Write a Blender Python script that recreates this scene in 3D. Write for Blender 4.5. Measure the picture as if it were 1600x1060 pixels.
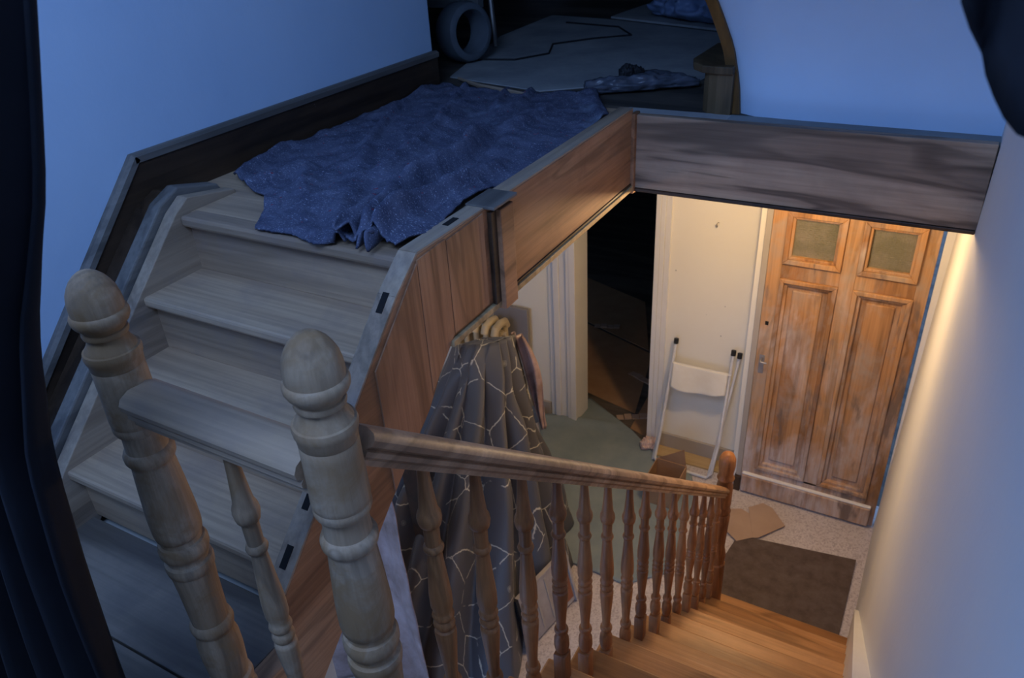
import bpy, bmesh, math, random
from mathutils import Vector, Matrix, noise
random.seed(4)
for o in list(bpy.data.objects): bpy.data.objects.remove(o)
S = bpy.context.scene
C = S.collection
R = math.radians

# ------------------------------------------------------------------ camera, light, exposure
cd = bpy.data.cameras.new('camera'); cam = bpy.data.objects.new('camera', cd); C.objects.link(cam)
cd.sensor_width = 36; cd.lens = 36 * 1212.4 / 1600; cd.clip_start = .02
rot = Matrix(((0.87424, -0.20533, 0.43994), (0.48261, 0.46614, -0.74149), (-0.05282, 0.86056, 0.50661)))
cam.matrix_world = Matrix.Translation((0, 0, 3.65)) @ rot.to_4x4()
cd.dof.use_dof = True; cd.dof.focus_distance = 1.5; cd.dof.aperture_fstop = 10.0
S.camera = cam
S.view_settings.view_transform = 'Standard'; S.view_settings.look = 'None'
S.view_settings.exposure = 0.0; S.view_settings.gamma = 1; S.view_settings.use_curve_mapping = False

w = bpy.data.worlds.new('world'); S.world = w; w.use_nodes = True
w.node_tree.nodes['Background'].inputs[0].default_value = (.30, .52, 1, 1)
w.node_tree.nodes['Background'].inputs[1].default_value = 2.2

def area(name, loc, target, size, size_y, power, color, spread=180):
    l = bpy.data.lights.new(name, 'AREA'); l.shape = 'RECTANGLE'; l.size = size; l.size_y = size_y
    l.energy = power; l.color = color; l.spread = R(spread)
    o = bpy.data.objects.new(name, l); C.objects.link(o); o.location = loc
    o.rotation_euler = (Vector(target) - Vector(loc)).to_track_quat('-Z', 'Y').to_euler(); return o
def bulb_light(name, loc, power, color, radius):
    l = bpy.data.lights.new(name, 'POINT'); l.energy = power; l.color = color; l.shadow_soft_size = radius
    o = bpy.data.objects.new(name, l); C.objects.link(o); o.location = loc; return o
SKY = (.30, .50, 1.0)
area('skylight_daylight', (-.75, -.25, 4.9), (-1.15, 1.6, 2.8), 1.3, 1.1, 58, SKY)
bulb_light('hall_bulb_light', (-.62, 3.35, 2.43), 38, (1, .66, .33), .05)
bulb_light('hall_lamp_light', (-1.9, 2.2, 2.2), 6, (1, .66, .36), .10)

# ------------------------------------------------------------------ materials
class NT:
    def __init__(s, name):
        s.m = bpy.data.materials.new(name); s.m.use_nodes = True
        s.n = s.m.node_tree.nodes; s.l = s.m.node_tree.links; s.b = s.n['Principled BSDF']
    def node(s, t, **k):
        n = s.n.new(t)
        for a, v in k.items():
            if a in n.inputs: n.inputs[a].default_value = v
            else: setattr(n, a, v)
        return n
    def link(s, a, b): s.l.new(a, b)
    def coord(s, scale=(1, 1, 1), kind='Object', rotv=(0, 0, 0), rnd=False):
        tc = s.node('ShaderNodeTexCoord'); mp = s.node('ShaderNodeMapping')
        mp.inputs['Scale'].default_value = scale; mp.inputs['Rotation'].default_value = rotv
        s.link(tc.outputs[kind], mp.inputs['Vector'])
        if rnd:
            oi = s.node('ShaderNodeObjectInfo'); ml = s.node('ShaderNodeMath', operation='MULTIPLY'); ml.inputs[1].default_value = 7.3
            s.link(oi.outputs['Random'], ml.inputs[0]); s.link(ml.outputs[0], mp.inputs['Location'])
        return mp.outputs['Vector']
    def noise(s, vec, scale, detail=5, rough=.6, dist=0):
        n = s.node('ShaderNodeTexNoise'); n.inputs['Scale'].default_value = scale; n.inputs['Detail'].default_value = detail
        n.inputs['Roughness'].default_value = rough; n.inputs['Distortion'].default_value = dist
        s.link(vec, n.inputs['Vector']); return n.outputs[0]
    def ramp(s, fac, stops):
        r = s.node('ShaderNodeValToRGB'); e = r.color_ramp.elements
        while len(e) < len(stops): e.new(.5)
        for i, (p, c) in enumerate(stops):
            e[i].position = p; e[i].color = (c, c, c, 1) if not hasattr(c, '__len__') else (*c, 1)
        s.link(fac, r.inputs[0]); return r.outputs[0]
    def mix(s, fac, a, b, mode='MIX'):
        n = s.node('ShaderNodeMix'); n.data_type = 'RGBA'; n.blend_type = mode
        for v, i in ((fac, 0), (a, 6), (b, 7)):
            if hasattr(v, 'is_linked') or hasattr(v, 'links'): s.link(v, n.inputs[i])
            else: n.inputs[i].default_value = (*v, 1) if hasattr(v, '__len__') else v
        return n.outputs[2]
    def out(s, col, rough=.7, bump=None, bs=.2, bd=.01, spec=.3):
        if hasattr(col, 'links'): s.link(col, s.b.inputs['Base Color'])
        else: s.b.inputs['Base Color'].default_value = (*col, 1)
        s.b.inputs['Roughness'].default_value = rough; s.b.inputs['Specular IOR Level'].default_value = spec
        if bump is not None:
            b = s.node('ShaderNodeBump'); b.inputs['Strength'].default_value = bs; b.inputs['Distance'].default_value = bd
            s.link(bump, b.inputs['Height']); s.link(b.outputs[0], s.b.inputs['Normal'])
        return s.m

def wood(name, dark, mid, light, axis='X', scale=1.0, grime=(.2, .2, .22), grime_amt=.35, rough=.6, figure=1.0, knots=False, bump=.25, stain=None):
    t = NT(name)
    st = {'X': (.12, 1, 1), 'Y': (1, .12, 1), 'Z': (1, 1, .12)}[axis]
    st2 = {'X': (.03, 1, 1), 'Y': (1, .03, 1), 'Z': (1, 1, .03)}[axis]
    v = t.coord(tuple(a * scale for a in st), rnd=True); v2 = t.coord(tuple(a * scale for a in st2), rnd=True)
    big = t.noise(v, 3.2, 3, .55, 1.2 * figure)
    wv = t.node('ShaderNodeMath', operation='MULTIPLY'); wv.inputs[1].default_value = 26
    t.link(big, wv.inputs[0]); sn = t.node('ShaderNodeMath', operation='SINE'); t.link(wv.outputs[0], sn.inputs[0])
    mr = t.node('ShaderNodeMapRange'); mr.inputs[1].default_value = -1; mr.inputs[2].default_value = 1; t.link(sn.outputs[0], mr.inputs[0])
    base = t.ramp(big, [(.3, dark), (.5, mid), (.7, light)])
    rings = t.ramp(mr.outputs[0], [(.0, .40), (.22, .86), (1, 1.0)])
    col = t.mix(.55 * figure, base, rings, 'MULTIPLY')
    fine = t.noise(v2, 70, 3, .6); col = t.mix(.5, col, t.ramp(fine, [(.35, .58), (.6, 1.0)]), 'MULTIPLY')
    g = t.ramp(t.noise(t.coord((1.2, 1.2, 1.2), rnd=True), 4.5, 6, .62, .3), [(.45, 0), (.75, 1)])
    gm = t.node('ShaderNodeMath', operation='MULTIPLY'); gm.inputs[1].default_value = grime_amt; t.link(g, gm.inputs[0])
    col = t.mix(gm.outputs[0], col, grime)
    if knots:
        vo = t.node('ShaderNodeTexVoronoi'); vo.inputs['Scale'].default_value = 3.1; t.link(t.coord({'X': (.6, 1, 1), 'Y': (1, .6, 1), 'Z': (1, 1, .6)}[axis]), vo.inputs['Vector'])
        k = t.ramp(vo.outputs['Distance'], [(.02, 1), (.07, .5), (.12, 0)]); col = t.mix(k, col, tuple(c * .3 for c in dark))
    if stain:
        k = t.ramp(t.noise(t.coord(rnd=True), 7, 5, .7, .6), [(.47, 0), (.62, .85)]); col = t.mix(k, col, stain)
    return t.out(col, rough, fine, bump, .004)

def plaster(name, col, col2=None, rough=.85, bump=.15):
    t = NT(name); v = t.coord()
    n = t.noise(v, 2.0, 5, .6); c = t.mix(t.ramp(n, [(.35, 0), (.7, 1)]), col, col2 or tuple(a * .9 for a in col))
    sp = t.ramp(t.noise(t.coord((1, 1, .6)), 40, 2, .4), [(.175, 1), (.20, 0)]); c = t.mix(sp, c, tuple(a * .45 for a in col))
    return t.out(c, rough, t.noise(v, 30, 5, .6), bump, .006)

M = {}
M['raw'] = wood('raw_wood', (.30, .21, .14), (.50, .345, .215), (.61, .44, .285), 'X', 1.0, (.26, .20, .17), .55, figure=.55)
M['rawz'] = wood('raw_turned_wood', (.26, .17, .10), (.42, .29, .175), (.53, .39, .26), 'Z', 2.2, (.30, .18, .09), .85, stain=(.28, .16, .07))
M['rawy'] = wood('raw_wood_along', (.32, .23, .16), (.42, .31, .21), (.50, .39, .28), 'Y', 1.0, (.18, .17, .18), .5)
M['grey'] = wood('worn_grey_paint_wood', (.12, .11, .10), (.20, .18, .155), (.27, .24, .20), 'Y', 1.0, (.12, .11, .11), .5)
M['string'] = wood('orange_brown_string_wood', (.26, .12, .055), (.40, .20, .10), (.50, .28, .15), 'Y', 1.2, (.20, .09, .05), .5, knots=True)
M['stringx'] = wood('plank_string_wood', (.30, .14, .065), (.42, .21, .11), (.50, .29, .16), 'Z', 1.2, (.22, .10, .06), .4)
M['fascia'] = wood('figured_fascia_board_wood', (.24, .16, .11), (.40, .28, .19), (.52, .38, .26), 'X', 1.1, (.17, .11, .08), .38, figure=1.7, knots=True)
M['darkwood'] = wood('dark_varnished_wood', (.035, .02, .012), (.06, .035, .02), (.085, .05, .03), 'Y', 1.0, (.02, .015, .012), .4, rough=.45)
M['skirt'] = None
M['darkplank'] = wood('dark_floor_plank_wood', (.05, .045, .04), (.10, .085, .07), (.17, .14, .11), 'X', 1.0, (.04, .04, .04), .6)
M['landplank'] = wood('grey_brown_landing_plank_wood', (.12, .10, .08), (.22, .18, .14), (.32, .26, .20), 'X', 1.0, (.10, .09, .09), .6)
M['stepbrown'] = wood('dull_brown_step_wood', (.07, .045, .022), (.12, .08, .04), (.16, .11, .055), 'Z', 1.0, (.06, .05, .04), .5)
M['stair'] = wood('orange_stair_tread_wood', (.30, .13, .04), (.46, .22, .08), (.58, .31, .13), 'X', 1.0, (.22, .10, .04), .4, rough=.4)
M['bal'] = wood('varnished_baluster_wood', (.24, .085, .03), (.38, .15, .05), (.46, .21, .08), 'Z', 3.0, (.14, .06, .03), .5, rough=.4)
M['rail'] = wood('handrail_wood', (.32, .17, .09), (.46, .28, .16), (.56, .38, .25), 'Y', 1.5, (.18, .10, .06), .6, rough=.5)
M['door'] = wood('stripped_door_wood', (.36, .17, .07), (.50, .26, .11), (.60, .35, .17), 'Z', 1.4, (.36, .32, .28), .75, rough=.6, stain=None)
M['trimbrown'] = wood('brown_step_trim_wood', (.14, .07, .02), (.26, .12, .025), (.36, .17, .035), 'Z', 1.0, (.10, .07, .04), .5)
M['tan'] = wood('tan_board_wood', (.38, .26, .12), (.5, .36, .18), (.58, .42, .22), 'X', 1.0, (.3, .2, .1), .4)
M['wallup'] = plaster('upper_wall_paint', (.50, .66, .84), (.45, .61, .80))
M['wallright'] = plaster('right_wall_paint', (.70, .69, .66), (.66, .66, .66))
M['cream'] = plaster('cream_wall_paint', (.86, .82, .70), (.83, .78, .66))
M['white'] = plaster('white_gloss_paint', (.78, .77, .74), rough=.4, bump=.05)
M['ceil'] = plaster('ceiling_paint', (.6, .58, .52))
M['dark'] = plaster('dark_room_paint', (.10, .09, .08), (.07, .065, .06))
M['greypaint'] = plaster('grey_painted_band', (.22, .25, .26), (.14, .15, .15))
M['skirtgrey'] = plaster('grey_beige_skirting_paint', (.42, .38, .33))
M['greypanel'] = plaster('grey_panel_paint', (.27, .26, .26), (.22, .21, .22))

def skirt_mat():
    m = M['darkwood'].copy(); m.name = 'dark_skirting_with_paint_flecks'; t = NT.__new__(NT); t.m = m; t.n = m.node_tree.nodes; t.l = m.node_tree.links; t.b = t.n['Principled BSDF']
    src = t.b.inputs['Base Color'].links[0].from_socket
    k = t.ramp(t.noise(t.coord(), 34, 2, .5, .5), [(.735, 0), (.76, .8)]); t.link(t.mix(k, src, (.45, .46, .45)), t.b.inputs['Base Color']); return m
M['skirt'] = skirt_mat()
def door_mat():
    t = NT('stripped_door_wood_filler_highlights'); m = M['door']; bpy.data.materials.remove(t.m); m = m.copy(); m.name = 'stripped_door_wood_filler_highlights'
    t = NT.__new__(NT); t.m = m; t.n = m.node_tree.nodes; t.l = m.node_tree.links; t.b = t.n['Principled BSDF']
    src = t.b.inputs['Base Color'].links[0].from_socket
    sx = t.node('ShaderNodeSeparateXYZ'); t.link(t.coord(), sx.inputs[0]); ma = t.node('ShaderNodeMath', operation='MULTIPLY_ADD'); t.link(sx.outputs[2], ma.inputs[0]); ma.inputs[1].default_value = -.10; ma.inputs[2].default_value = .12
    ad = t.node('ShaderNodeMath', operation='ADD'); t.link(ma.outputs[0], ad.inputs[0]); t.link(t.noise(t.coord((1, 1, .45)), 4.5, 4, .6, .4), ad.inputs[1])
    k = t.ramp(ad.outputs[0], [(.50, 0), (.72, .75)])  # pale filler, stronger low down, also paints in daylight highlights
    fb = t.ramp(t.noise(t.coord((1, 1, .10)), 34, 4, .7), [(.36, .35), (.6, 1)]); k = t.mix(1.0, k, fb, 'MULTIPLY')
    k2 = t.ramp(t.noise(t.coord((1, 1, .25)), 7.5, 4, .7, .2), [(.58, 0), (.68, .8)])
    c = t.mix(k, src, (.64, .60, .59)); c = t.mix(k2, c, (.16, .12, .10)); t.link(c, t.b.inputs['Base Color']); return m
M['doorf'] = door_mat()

def blanket_mat():
    t = NT('blue_felt_moving_blanket'); v = t.coord()
    n = t.noise(v, 9, 6, .7); c = t.mix(t.ramp(n, [(.3, 0), (.7, 1)]), (.050, .058, .098), (.135, .15, .22))
    f = t.ramp(t.noise(v, 190, 3, .7), [(.58, 0), (.68, 1)]); c = t.mix(f, c, (.34, .36, .46))
    f = t.ramp(t.noise(t.coord((1, 2.5, 1)), 60, 4, .7, 1.0), [(.63, 0), (.70, 1)]); c = t.mix(f, c, (.40, .44, .55))
    f = t.ramp(t.noise(v, 45, 2, .5), [(.70, 0), (.74, 1)]); c = t.mix(f, c, (.22, .05, .08))
    f = t.ramp(t.noise(v, 1.7, 5, .7), [(.62, 0), (.75, .6)]); c = t.mix(f, c, (.30, .38, .48))
    return t.out(c, .95, t.noise(v, 120, 4, .7), .5, .006, spec=.1)
M['blanket'] = blanket_mat()

def drape_mat():
    t = NT('charcoal_cloth_with_cream_crackle_lines')
    mp = t.node('ShaderNodeMapping'); mp.inputs['Scale'].default_value = (5.5, 5.5, 4.6); t.link(t.coord(), mp.inputs[0])
    nd = t.node('ShaderNodeTexNoise'); nd.inputs['Scale'].default_value = 9; t.link(mp.outputs[0], nd.inputs['Vector'])
    ad = t.mix(.06, mp.outputs[0], nd.outputs['Color'])
    vo = t.node('ShaderNodeTexVoronoi'); vo.feature = 'DISTANCE_TO_EDGE'; vo.inputs['Scale'].default_value = 1.0; t.link(ad, vo.inputs['Vector'])
    gap = t.ramp(t.noise(mp.outputs[0], 2.3, 2, .5), [(.40, 0), (.46, 1)])
    ln = t.ramp(vo.outputs['Distance'], [(.006, 1), (.015, 0)])
    ln = t.mix(1.0, ln, gap, 'MULTIPLY')
    v1 = t.node('ShaderNodeTexVoronoi'); v1.inputs['Scale'].default_value = 1.0; t.link(ad, v1.inputs['Vector'])
    dia = t.ramp(v1.outputs['Distance'], [(.035, .55), (.06, .1), (.075, .5), (.085, 0)])
    c = t.mix(ln, (.085, .087, .10), (.52, .50, .42)); c = t.mix(dia, c, (.38, .38, .34))
    return t.out(c, .45, spec=.4)
M['drape'] = drape_mat()

def terrazzo():
    t = NT('speckled_terrazzo_tiles'); v = t.coord()
    vo = t.node('ShaderNodeTexVoronoi'); vo.inputs['Scale'].default_value = 110; t.link(v, vo.inputs['Vector'])
    hs = t.ramp(vo.outputs['Color'], [(.22, (.30, .25, .25)), (.4, (.50, .45, .44)), (.75, (.62, .57, .55))])
    c = t.mix(.45, hs, (.55, .50, .49)); n = t.noise(v, 3, 4, .6); c = t.mix(t.ramp(n, [(.4, 0), (.8, .35)]), c, (.42, .36, .32))
    return t.out(c, .45)
M['terrazzo'] = terrazzo()
def simple(name, c, c2=None, rough=.7, sc=8, bump=.1, metal=0, bd=.005):
    t = NT(name); v = t.coord(); n = t.noise(v, sc, 6, .65)
    col = t.mix(t.ramp(n, [(.35, 0), (.68, 1)]), c, c2 or tuple(a * .8 for a in c)); m = t.out(col, rough, n, bump, bd); t.b.inputs['Metallic'].default_value = metal; return m
M['mat'] = simple('brown_doormat_fibre', (.085, .06, .05), (.13, .10, .085), .95, 14, .3)
M['green'] = simple('grey_green_felt_sheet', (.19, .24, .26), (.24, .29, .30), .9, 5)
M['card'] = simple('brown_cardboard', (.36, .22, .12), (.30, .17, .09), .85, 6)
M['cardlight'] = simple('pale_cardboard', (.42, .30, .22), (.37, .26, .19), .85, 6)
M['whitemetal'] = simple('white_enamelled_metal', (.75, .75, .74), rough=.35)
M['whitecloth'] = simple('white_cloth', (.74, .70, .60), (.80, .78, .70), .9)
M['black'] = simple('black_rubber', (.02, .02, .022), rough=.6)
M['slot'] = simple('dark_mortise_slot', (.015, .013, .012), rough=.9)
M['steel'] = simple('worn_steel', (.42, .40, .38), rough=.35, metal=.8)
M['boards'] = simple('grey_protective_sheet', (.24, .26, .27), (.42, .43, .42), .75, 2.5, .25)
M['boardedge'] = simple('tan_sheet_edge', (.35, .26, .18))
M['plasticgrey'] = simple('dark_grey_bucket_plastic', (.10, .12, .14), (.13, .15, .17), rough=.35)
M['plasticdrop'] = simple('crumpled_grey_plastic', (.11, .12, .15), (.06, .07, .09), rough=.22, sc=14, bump=.8)
M['lilac'] = simple('dusty_plastic_sheet', (.38, .28, .27), (.17, .11, .09), rough=.3, sc=6, bump=.6)
M['bluepl'] = simple('blue_grey_plastic_bag', (.18, .25, .40), (.24, .32, .5), rough=.3, sc=12, bump=.8)
M['vignette_sheet'] = simple('near_black_vignette_sheet', (.006, .007, .011), (.009, .010, .015), rough=.95)  # for the added sheets that darken the edges of the view
M['radiator'] = simple('old_cream_radiator_enamel', (.62, .52, .34), (.5, .4, .25), rough=.4)
M['bluejar'] = simple('blue_grey_tin', (.12, .16, .26), rough=.4)
M['paper'] = simple('crumpled_pink_paper', (.60, .38, .32), (.66, .55, .50), rough=.8, sc=30)
M['mauve'] = simple('printed_magazine_grey', (.34, .31, .30), (.45, .42, .40), rough=.5)
M['redbrown'] = simple('printed_red_brown', (.32, .12, .06), rough=.5)
def glassm():
    t = NT('hammered_obscure_glass'); v = t.coord()
    vo = t.node('ShaderNodeTexVoronoi'); vo.inputs['Scale'].default_value = 85; vo.inputs['Randomness'].default_value = .25; t.link(v, vo.inputs['Vector'])
    n = t.noise(v, 5, 4, .6); c = t.mix(t.ramp(n, [(.4, 0), (.65, 1)]), (.16, .15, .09), (.24, .21, .15))
    c = t.mix(t.ramp(vo.outputs['Distance'], [(.15, .5), (.5, 0)]), c, (.10, .10, .08))
    return t.out(c, .22, vo.outputs['Distance'], .8, .006, spec=.6)
M['glass'] = glassm()
t = NT('warm_lamp_glow'); t.b.inputs['Emission Color'].default_value = (1, .7, .4, 1); t.b.inputs['Emission Strength'].default_value = 8; M['glow'] = t.m

# ------------------------------------------------------------------ mesh helpers
def empty(name, label=None, cat=None, loc=(0, 0, 0), group=None, kind=None):
    o = bpy.data.objects.new(name, None); C.objects.link(o); o.location = loc; o.empty_display_size = .1
    return tag(o, label, cat, group, kind)
def tag(o, label=None, cat=None, group=None, kind=None):
    if label: o['label'] = label
    if cat: o['category'] = cat
    if group: o['group'] = group
    if kind: o['kind'] = kind
    return o
class MB:
    def __init__(s): s.b = bmesh.new()
    def box(s, x0, x1, y0, y1, z0, z1, bev=0, rot=None, org=None):
        t = bmesh.new(); bmesh.ops.create_cube(t, size=1)
        for v in t.verts: v.co = Vector(((x0 + x1) / 2 + v.co.x * (x1 - x0), (y0 + y1) / 2 + v.co.y * (y1 - y0), (z0 + z1) / 2 + v.co.z * (z1 - z0)))
        if bev: bmesh.ops.bevel(t, geom=list(t.edges), offset=bev, segments=2, affect='EDGES', profile=.5)
        if rot is not None:
            for v in t.verts: v.co = rot @ (v.co - Vector(org)) + Vector(org)
        return s.add(t)
    def add(s, t):
        me = bpy.data.meshes.new('tmp'); t.to_mesh(me); t.free(); s.b.from_mesh(me); bpy.data.meshes.remove(me); return s
    def prism(s, pts, axis, a, b, bev=0):
        """pts 2-D in the plane normal to axis; extruded from a to b along axis"""
        t = bmesh.new()
        def P(p, d): return {'X': (d, p[0], p[1]), 'Y': (p[0], d, p[1]), 'Z': (p[0], p[1], d)}[axis]
        A = [t.verts.new(P(p, a)) for p in pts]; B = [t.verts.new(P(p, b)) for p in pts]
        t.faces.new(A); t.faces.new(B[::-1]); n = len(pts)
        for i in range(n): t.faces.new((A[i], B[i], B[(i + 1) % n], A[(i + 1) % n]))
        bmesh.ops.recalc_face_normals(t, faces=t.faces)
        if bev: bmesh.ops.bevel(t, geom=list(t.edges), offset=bev, segments=2, affect='EDGES', profile=.5)
        return s.add(t)
    def lathe(s, prof, cx=0, cy=0, seg=32, lean=(0, 0), z0=0, square=None):
        t = bmesh.new(); rings = []
        for z, r in prof:
            if r < 1e-5: rings.append([t.verts.new((cx + lean[0] * (z - z0), cy + lean[1] * (z - z0), z))])
            else: rings.append([t.verts.new((cx + lean[0] * (z - z0) + r * math.cos(2 * math.pi * k / seg), cy + lean[1] * (z - z0) + r * math.sin(2 * math.pi * k / seg), z)) for k in range(seg)])
        for a, b in zip(rings, rings[1:]):
            if len(a) == 1 and len(b) == 1: continue
            for k in range(seg):
                k2 = (k + 1) % seg
                if len(a) == 1: t.faces.new((a[0], b[k], b[k2]))
                elif len(b) == 1: t.faces.new((a[k], b[0], a[k2]))
                else: t.faces.new((a[k], b[k], b[k2], a[k2]))
        for e in (rings[0], rings[-1]):
            if len(e) > 1: t.faces.new(e)
        bmesh.ops.recalc_face_normals(t, faces=t.faces)
        return s.add(t)
    def tube(s, pts, r, seg=10, closed=False):
        t = bmesh.new(); pts = [Vector(p) for p in pts]; rings = []; n = len(pts); up = None
        for i, p in enumerate(pts):
            d = ((pts[(i + 1) % n] if (closed or i < n - 1) else p) - (pts[i - 1] if (closed or i > 0) else p)).normalized()
            if up is None: up = d.orthogonal().normalized()
            up = (up - d * up.dot(d)).normalized(); sd = d.cross(up); rr = r[i] if hasattr(r, '__len__') else r
            rings.append([t.verts.new(p + rr * (math.cos(2 * math.pi * k / seg) * up + math.sin(2 * math.pi * k / seg) * sd)) for k in range(seg)])
        for i in range(n if closed else n - 1):
            a, b = rings[i], rings[(i + 1) % n]
            for k in range(seg): t.faces.new((a[k], a[(k + 1) % seg], b[(k + 1) % seg], b[k]))
        if not closed: t.faces.new(rings[0]); t.faces.new(rings[-1])
        bmesh.ops.recalc_face_normals(t, faces=t.faces)
        return s.add(t)
    def sweep(s, prof, p0, p1, upv=(0, 0, 1)):
        """2-D profile (side, up) swept from p0 to p1, profile kept vertical"""
        p0, p1 = Vector(p0), Vector(p1); d = (p1 - p0).normalized(); side = d.cross(Vector(upv)).normalized(); u = side.cross(d).normalized()
        t = bmesh.new(); A = [t.verts.new(p0 + side * a + u * b) for a, b in prof]; B = [t.verts.new(p1 + side * a + u * b) for a, b in prof]
        n = len(prof); t.faces.new(A); t.faces.new(B[::-1])
        for i in range(n): t.faces.new((A[i], B[i], B[(i + 1) % n], A[(i + 1) % n]))
        bmesh.ops.recalc_face_normals(t, faces=t.faces); return s.add(t)
    def build(s, name, mat, parent=None, smooth=False, origin=None):
        me = bpy.data.meshes.new(name)
        if origin is not None:
            for v in s.b.verts: v.co -= Vector(origin)
        s.b.to_mesh(me); s.b.free(); me.materials.append(M[mat] if isinstance(mat, str) else mat)
        if smooth:
            for p in me.polygons: p.use_smooth = True
            me.set_sharp_from_angle(angle=R(38))
        o = bpy.data.objects.new(name, me); C.objects.link(o)
        if origin is not None: o.location = origin
        if parent is not None:
            o.parent = parent
            # geometry was given in world coordinates: take the parent's place away
            if origin is None: o.location = -Vector(parent.get('_w', parent.location))
            else: o.location = Vector(origin) - Vector(parent.get('_w', parent.location))
        o['_w'] = tuple(Vector(origin) if origin is not None else Vector((0, 0, 0)))
        return o
def part(mb, name, mat, parent, smooth=False): return mb.build(name, mat, parent, smooth)

def grid(name, rows, mat, parent=None, thick=.004, uv=False, kind=None, sub=1):
    """rows of points -> cloth"""
    me = bpy.data.meshes.new(name); nr = len(rows); nc = len(rows[0])
    vs = [tuple(p) for r in rows for p in r]
    fs = [(i * nc + j, i * nc + j + 1, (i + 1) * nc + j + 1, (i + 1) * nc + j) for i in range(nr - 1) for j in range(nc - 1)]
    me.from_pydata(vs, [], fs)
    if uv:
        ul = me.uv_layers.new(name='UVMap')
        for p in me.polygons:
            for li in p.loop_indices:
                vi = me.loops[li].vertex_index; ul.data[li].uv = ((vi % nc) / (nc - 1), (vi // nc) / (nr - 1))
    for p in me.polygons: p.use_smooth = True
    me.materials.append(M[mat]); o = bpy.data.objects.new(name, me); C.objects.link(o)
    if thick:
        m = o.modifiers.new('thickness', 'SOLIDIFY'); m.thickness = thick; m.offset = 0
    if parent is not None: o.parent = parent; o.location = -Vector(parent.location)
    return o
def resample(poly, n):
    poly = [Vector(p) for p in poly]; L = [0]
    for a, b in zip(poly, poly[1:]): L.append(L[-1] + (b - a).length)
    out = []
    for i in range(n):
        d = L[-1] * i / (n - 1); k = 0
        while k < len(L) - 2 and L[k + 1] < d: k += 1
        f = (d - L[k]) / max(1e-9, L[k + 1] - L[k]); out.append(poly[k].lerp(poly[k + 1], min(1, max(0, f))))
    return out
def coons(bottom, top, left, right, nu, nv):
    """bottom/top run u, left/right run v (bottom -> top)"""
    b = resample(bottom, nu); t_ = resample(top, nu); l = resample(left, nv); r = resample(right, nv); rows = []
    for j in range(nv):
        v = j / (nv - 1); row = []
        for i in range(nu):
            u = i / (nu - 1)
            p = b[i] * (1 - v) + t_[i] * v + l[j] * (1 - u) + r[j] * u - (b[0] * (1 - u) * (1 - v) + b[-1] * u * (1 - v) + t_[0] * (1 - u) * v + t_[-1] * u * v)
            row.append(p)
        rows.append(row)
    return rows

# ================================================================== SETTING
ZB, ZA = 2.85, 2.13            # upper landing, middle landing
XS = -1.087                    # outer face of the upper string
XW = -2.14                     # left wall
def wx(z): return .083 + .0225 * z   # right wall leans outward a little

# lower hall floor and dark room floor
MB().box(-3.6, .4, -.6, 4.42, -.06, 0).build('floor', 'terrazzo')['kind'] = 'structure'
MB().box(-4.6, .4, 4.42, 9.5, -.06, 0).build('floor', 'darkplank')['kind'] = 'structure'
# right wall
mb = MB(); t = bmesh.new()
vs = [t.verts.new(p) for p in [(wx(-.05), -1.3, -.05), (wx(-.05), 4.2, -.05), (wx(5.1), 4.2, 5.1), (wx(5.1), -1.3, 5.1)]]
v2 = [t.verts.new(v.co + Vector((.15, 0, 0))) for v in vs]
t.faces.new(vs); t.faces.new(v2[::-1])
for i in range(4): t.faces.new((vs[i], v2[i], v2[(i + 1) % 4], vs[(i + 1) % 4]))
bmesh.ops.recalc_face_normals(t, faces=t.faces); mb.add(t)
mb.build('wall_right', 'wallright')['kind'] = 'structure'
# back wall of the lower hall with doorway to the dark room
dl, dr = -2.09, -1.50
mb = MB(); mb.box(-3.7, dl, 4.44, 4.58, 0, 2.55); mb.box(dr, -.80, 4.44, 4.58, 0, 2.55); mb.box(dl, dr, 4.44, 4.58, 2.10, 2.55)
mb.build('wall_back', 'cream')['kind'] = 'structure'
mb = MB(); mb.box(-.835, -.80, 4.235, 4.44, 0, 2.55); mb.build('wall_return', 'cream')['kind'] = 'structure'
MB().box(-.80, .25, 4.235, 4.40, 2.14, 2.55).build('wall_above_door', 'cream')['kind'] = 'structure'
MB().box(-3.75, -3.6, -.6, 4.58, 0, 2.55).build('wall_left', 'cream')['kind'] = 'structure'
# lower ceiling / upper landing slab
mb = MB(); mb.box(-3.75, XS - .06, 1.55, 4.6, 2.56, 2.84); mb.box(XS - .06, .3, 2.90, 4.6, 2.56, 2.84)
mb.build('ceiling', 'ceil')['kind'] = 'structure'
# architraves of the doorway
mb = MB()
for a, b, c in ((dl - .21, dl - .165, .012), (dl - .165, dl - .12, .03), (dl - .12, dl - .06, .02), (dl - .06, dl - .03, .035)): mb.box(a, b, 4.44 - c, 4.45, 0, 2.2, .003)
mb.build('trim_1', 'white')['kind'] = 'structure'
MB().box(dl - .035, dl + .012, 4.40, 4.62, 0, 2.11, .003).build('trim_2', 'white')['kind'] = 'structure'
mb = MB(); mb.box(dr - .012, dr + .02, 4.41, 4.62, 0, 2.11, .003); mb.box(dr + .02, dr + .05, 4.415, 4.45, 0, 2.2, .004); mb.box(dr + .05, dr + .085, 4.425, 4.45, 0, 2.2, .003)
mb.build('trim_3', 'white')['kind'] = 'structure'
MB().box(dr + .086, -.835, 4.42, 4.44, 0, .125, .003).build('baseboard_back', 'skirtgrey')['kind'] = 'structure'
MB().box(-3.6, dl - .215, 4.42, 4.44, 0, .125, .003).build('baseboard_left', 'skirtgrey')['kind'] = 'structure'
MB().box(-1.42, -.78, 4.30, 4.419, .0, .012).build('trim_4', 'tan')['kind'] = 'structure'
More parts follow.
